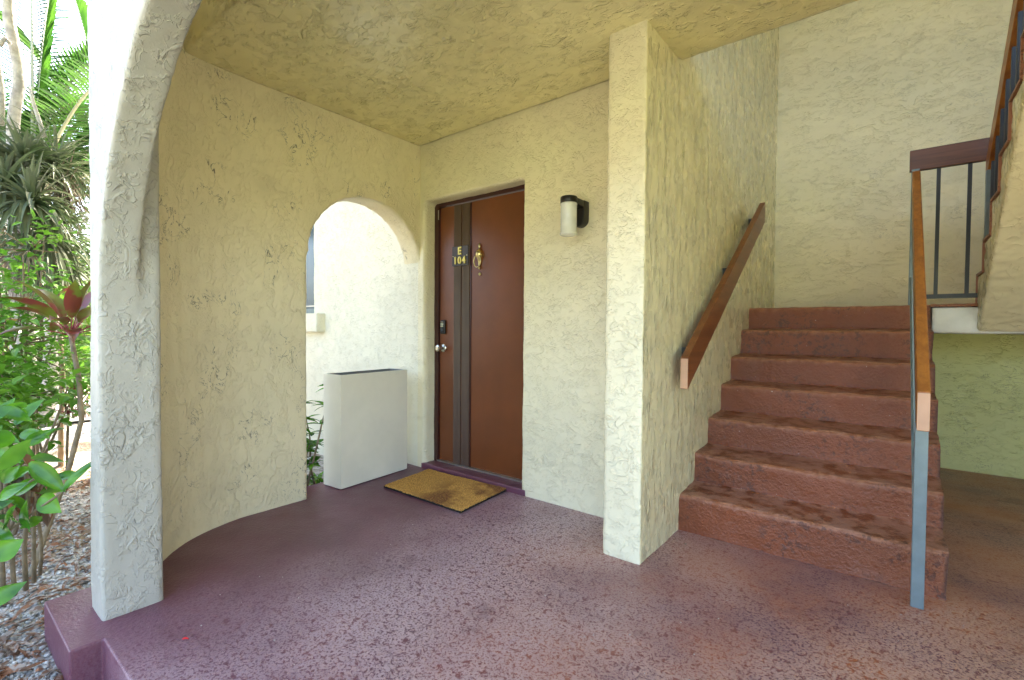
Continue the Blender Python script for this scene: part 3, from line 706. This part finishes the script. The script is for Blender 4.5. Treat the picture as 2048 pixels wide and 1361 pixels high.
shrub('leafy_shrub', ray_pt(60, 500, 5.0), .18, .25, .35, 150, .08, .04, 'leaf_bright', 'loose bright green sprays climbing in front of the bromeliads', seed=12, clump=16)
shrub('leafy_shrub', ray_pt(25, 800, 4.2), .5, .30, .30, 1100, .09, .042, 'leaf_bright', 'low bright green shrub just above the gravel at the left', seed=13, clump=26)
shrub('yellow_shrub', ray_pt(165, 640, 9.5), .7, .7, .8, 2200, .10, .05, 'leaf_yellow', 'sunlit yellow green shrub behind the red leaved plant', seed=14, clump=40)
shrub('low_shrub', ray_pt(150, 730, 8.8), .8, .5, .35, 900, .10, .05, 'leaf_bright', 'low green shrub behind the thin stems near the pale path', seed=15)

# red leaved ti plants
def ti(base, path, head, n, L, label, seed, r=.012, matstem='bark', s_=None):
    g = random.Random(seed); t = thing('ti_plant', base, label, 'ti plant', 'red leaved ti plants')
    m = MB(); m.tube([Vector(base)] + path, [r * 1.2] + [r] * (len(path)), 8); m.build('stem', matstem, t, smooth=True)
    ml = MB(); ml.open = True; mp = MB()
    for k in range(n):
        az = k * 2.4 + g.uniform(-.2, .2); el = .25 + 1.15 * (k / n) + g.uniform(-.15, .1); d = Vector((math.cos(az) * math.cos(el), math.sin(az) * math.cos(el), math.sin(el)))
        a = Vector(head); b = a + d * L * .38; mp.tube([a, a.lerp(b, .5) + Vector((0, 0, .004)), b], [.006, .004, .003], 5)
        ml.leaf(b, d, L * g.uniform(.75, 1.1), L * .25, .9, .35, 7, roll=g.uniform(-.4, .4))
    ml.build('leaf_head', 'leaf_ti', t, smooth=True); mp.build('leaf_stalks', 'redstem', t, smooth=True); return t
h = ray_pt(142, 672, 4.0)
ti(ground_at(58, 3.35), [ray_pt(62, 1150, 3.35), ray_pt(105, 1030, 3.45), ray_pt(140, 930, 3.6), ray_pt(163, 840, 3.75), ray_pt(158, 760, 3.9), h], h, 17, .31, 'tall ti plant on a leaning tan stem, its red and green leaves beside the pillar', 21, .013)
h = ray_pt(120, 660, 5.4)
ti(ground_at(118, 5.8), [ray_pt(122, 850, 5.7), ray_pt(125, 760, 5.5), h], h, 10, .32, 'upright ti plant behind the leaning one, with dark red leaves', 22, .018)
h = ray_pt(137, 828, 4.6)
ti(ground_at(130, 4.9), [ray_pt(134, 900, 4.7), h], h, 9, .20, 'shortest ti plant with a small head of reddish leaves low beside the pillar', 23, .008)

# foreground glossy plant
fg = thing('glossy_shrub', ground_at(30, 2.9), 'foreground shrub with large glossy dark green leaves, one tip crossing the pillar', 'shrub')
g = random.Random(31); ml = MB(); ml.open = True; ms = MB()
def seen(px, py, s, px2, py2, s2, W, droop=.25, n=8, roll=0., mb=None):
    a, b = ray_pt(px, py, s), ray_pt(px2, py2, s2); (mb or ml).leaf(a, b - a + Vector((0, 0, .1 * droop)), (b - a).length * 1.03, W * .8, droop, .42, n, roll=roll)
toC = 1.2
for a in ((60, 925, 2.55, 128, 985, 2.5, .075, .3, 8, 1.2), (122, 985, 2.5, 204, 912, 2.45, .045, .15, 9, .9), (30, 880, 2.6, -30, 900, 2.6, .09, .3, 8, 1.2), (110, 960, 2.55, 165, 955, 2.5, .05, .3, 8, .8),
          (55, 1000, 2.6, 60, 1060, 2.5, .09, .2, 7, 1.3), (80, 995, 2.55, 118, 1030, 2.5, .085, .3, 7, 1.2), (-5, 940, 2.5, 62, 880, 2.6, .07, .2, 8, 1.2), (0, 1000, 2.55, 60, 968, 2.5, .06, .2, 7, 1.), (-20, 1120, 2.3, 50, 1085, 2.3, .09, .3, 8, 1.2),
          (-30, 1215, 2.1, 55, 1168, 2.1, .06, .2, 8, 1.1), (30, 850, 2.8, 90, 800, 2.8, .06, .3, 8, .9), (0, 820, 2.8, 60, 850, 2.75, .06, .4, 8, 1.1), (10, 1060, 2.6, 35, 1010, 2.5, .07, .2, 7, 1.2), (-10, 1050, 2.6, 30, 1085, 2.5, .06, .2, 7, 1.2),
          (20, 960, 2.7, 70, 940, 2.6, .06, .3, 7, 1.), (-10, 900, 2.7, 40, 930, 2.6, .07, .3, 7, 1.2), (40, 870, 2.9, 100, 880, 2.8, .06, .3, 7, 1.)): seen(*a)
for k in range(85):
    px = g.uniform(-160, 75) - 25 * g.random(); py = g.uniform(800, 1060); s = g.uniform(2.55, 3.1); a_2 = g.uniform(-.9, .9) + (0 if g.random() < .7 else 3.1)
    ln = g.uniform(45, 75); seen(px, py, s, px + ln * math.cos(a_2), py + ln * math.sin(a_2) * .8, s + g.uniform(-.1, .1), g.uniform(.045, .075), .3, 6, g.uniform(.2, 1.4))
ml.build('foliage', 'leaf_glossy', fg, smooth=True)
for (x0, y0, x1, y1, s0, s1, r) in ((52, 1180, 50, 930, 2.95, 2.8, .010), (68, 1165, 66, 985, 3.0, 2.9, .009), (80, 1150, 78, 960, 3.1, 2.95, .008), (5, 1200, 0, 950, 2.9, 2.7, .010), (30, 1190, 10, 960, 2.9, 2.7, .009), (-10, 1080, 125, 985, 2.6, 2.5, .005), (-20, 1010, 120, 930, 2.7, 2.5, .005), (-20, 1200, -60, 900, 2.6, 2.5, .012)):
    a = ray_pt(x0, y0, s0); b = ray_pt(x1, y1, s1)
    stick(ms, a, b, r, r * .7, .04, 5, x0)
ms.build('stems', 'bark', fg, smooth=True)
md = MB(); md.open = True
for k in range(60):
    px = g.uniform(-20, 100); py = g.uniform(905, 1000); s = g.uniform(2.85, 3.05)
    a = ray_pt(px, py, s); md.leaf(a, (g.uniform(-.5, .5), g.uniform(-.5, .5), -1), g.uniform(.07, .14), .045, .2, .6, 5)
md.build('dry_leaves', 'leaf_dry', fg)
tag(fg.children[0], 'glossy green leaves')

# plant seen through the small arch
pt = thing('arch_plant', (-.55, -.75, GZ), 'dark leafy plant outside the small arch, beside the planter', 'plant')
g = random.Random(41); ml = MB(); ml.open = True; ms = MB()
for k in range(9):
    top = Vector((-.45 + g.uniform(-.35, .18), -.72 + g.uniform(-.22, .2), g.uniform(.1, .78))); Pp = stick(ms, (-.5 + g.uniform(-.1, .1), -.7 + g.uniform(-.1, .1), GZ - .02), top, .010, .004, .15, 6, k)
    for q in Pp[2:]:
        for j in range(7):
            az = g.uniform(0, 6.28); d = Vector((math.cos(az), math.sin(az), g.uniform(-.1, .7))); ml.leaf(q, d, g.uniform(.08, .15), g.uniform(.03, .045), .6, .25, 5, roll=g.uniform(-.4, .4))
for k in range(60):
    az = g.uniform(0, 6.28); ml.leaf((-.42 + g.uniform(-.2, .12), -.72 + g.uniform(-.25, .25), GZ + .02), (math.cos(az), math.sin(az), g.uniform(.3, 1.4)), g.uniform(.2, .34), .028, 1.1, .4, 7)
ml.build('foliage', 'leaf_glossy', pt, smooth=True); ms.build('stems', 'bark', pt, smooth=True)

# ground litter and gravel (uncountable)
g = random.Random(51); m = MB(); m.open = True
for k in range(1700):
    s = 2.1 + 3.6 * g.random() ** 1.3; px = g.uniform(-260, 260); p = ray_pt(px, 700, s)
    if p.x > .28 and p.y > -2.2: continue
    az = g.uniform(0, 6.28); big = g.random() < .12
    m.leaf((p.x, p.y, GZ + .004 + g.random() * .025), (math.cos(az), math.sin(az), g.uniform(-.1, .3)), g.uniform(.03, .09) * (2.2 if big else 1), g.uniform(.012, .028), .5, g.uniform(-.8, .8), 4, roll=g.uniform(-.7, .7))
tag(m.build('leaf_litter', 'leaf_dry'), 'brown dry leaves and stalks scattered over the gravel', 'leaf litter', kind='stuff')
m = MB()
ico = [(0, 0, 1), (.89, 0, .45), (.28, .85, .45), (-.72, .53, .45), (-.72, -.53, .45), (.28, -.85, .45), (.72, .53, -.45), (-.28, .85, -.45), (-.89, 0, -.45), (-.28, -.85, -.45), (.72, -.53, -.45), (0, 0, -1)]
icf = [(0, 1, 2), (0, 2, 3), (0, 3, 4), (0, 4, 5), (0, 5, 1), (1, 6, 2), (2, 7, 3), (3, 8, 4), (4, 9, 5), (5, 10, 1), (6, 7, 2), (7, 8, 3), (8, 9, 4), (9, 10, 5), (10, 6, 1), (11, 7, 6), (11, 8, 7), (11, 9, 8), (11, 10, 9), (11, 6, 10)]
for k in range(9000):
    s = 1.95 + 3.2 * g.random() ** 1.6; px = g.uniform(-250, 330); p = ray_pt(px, 700, s)
    if (p.x > .28 and p.y > -2.2): continue
    r = g.uniform(.004, .011); i = len(m.v); sx, sy, sz = (g.uniform(.7, 1.4) for _ in range(3)); z0 = GZ + r * .4 + .02 * noise.noise(Vector((p.x, p.y, 0)) * 1.5)
    m.v += [(p.x + a * r * sx, p.y + b * r * sy, z0 + c_ * r * .7 * sz) for a, b, c_ in ico]; m.f += [tuple(i + q for q in f) for f in icf]
tag(m.build('gravel', 'pebble', smooth=True), 'small pale grey gravel beside the porch slab', 'gravel', kind='stuff')

# far vegetation
def tree(name, base, h, r, label, mat, seed, n=2600, L=.22, cl=40):
    return shrub(name, (base[0], base[1], base[2] + h), r, r, r * .8, n, L, L * .45, mat, label, 'tree', seed, 'trees at the far side of the garden', 3, base[2], cl, 'bark', .07)
tree('garden_tree', ground_at(30, 19), 2.6, 2.2, 'dark green tree far behind the palms at the left', 'leaf_dark', 61)
tree('garden_tree', ground_at(130, 24), 2.9, 2.6, 'far tree beside the pillar edge, behind the path', 'leaf_bright', 62)
tree('garden_tree', ground_at(-70, 14), 3.0, 2.4, 'tree standing left of the palms, mostly outside the view', 'leaf_dark', 63)
tree('garden_tree', ground_at(190, 17), 1.9, 1.7, 'rounded green tree half hidden behind the pillar', 'leaf_yellow', 64)
for i, (px, s) in enumerate(((0, 13), (70, 14), (150, 13.5), (240, 15))):
    shrub('hedge_shrub', (lambda q: (q.x, q.y, GZ + .55))(ground_at(px, s)), .9, .9, .6, 1100, .13, .06, 'leaf_dark' if i % 2 else 'leaf_bright',
          ['low bright shrub across the path, far left', 'dark shrub across the path below the palm', 'bright shrub across the path nearest the pillar edge', 'dark shrub across the path hidden behind the pillar'][i], 'shrub', 70 + i, 'shrubs across the path')
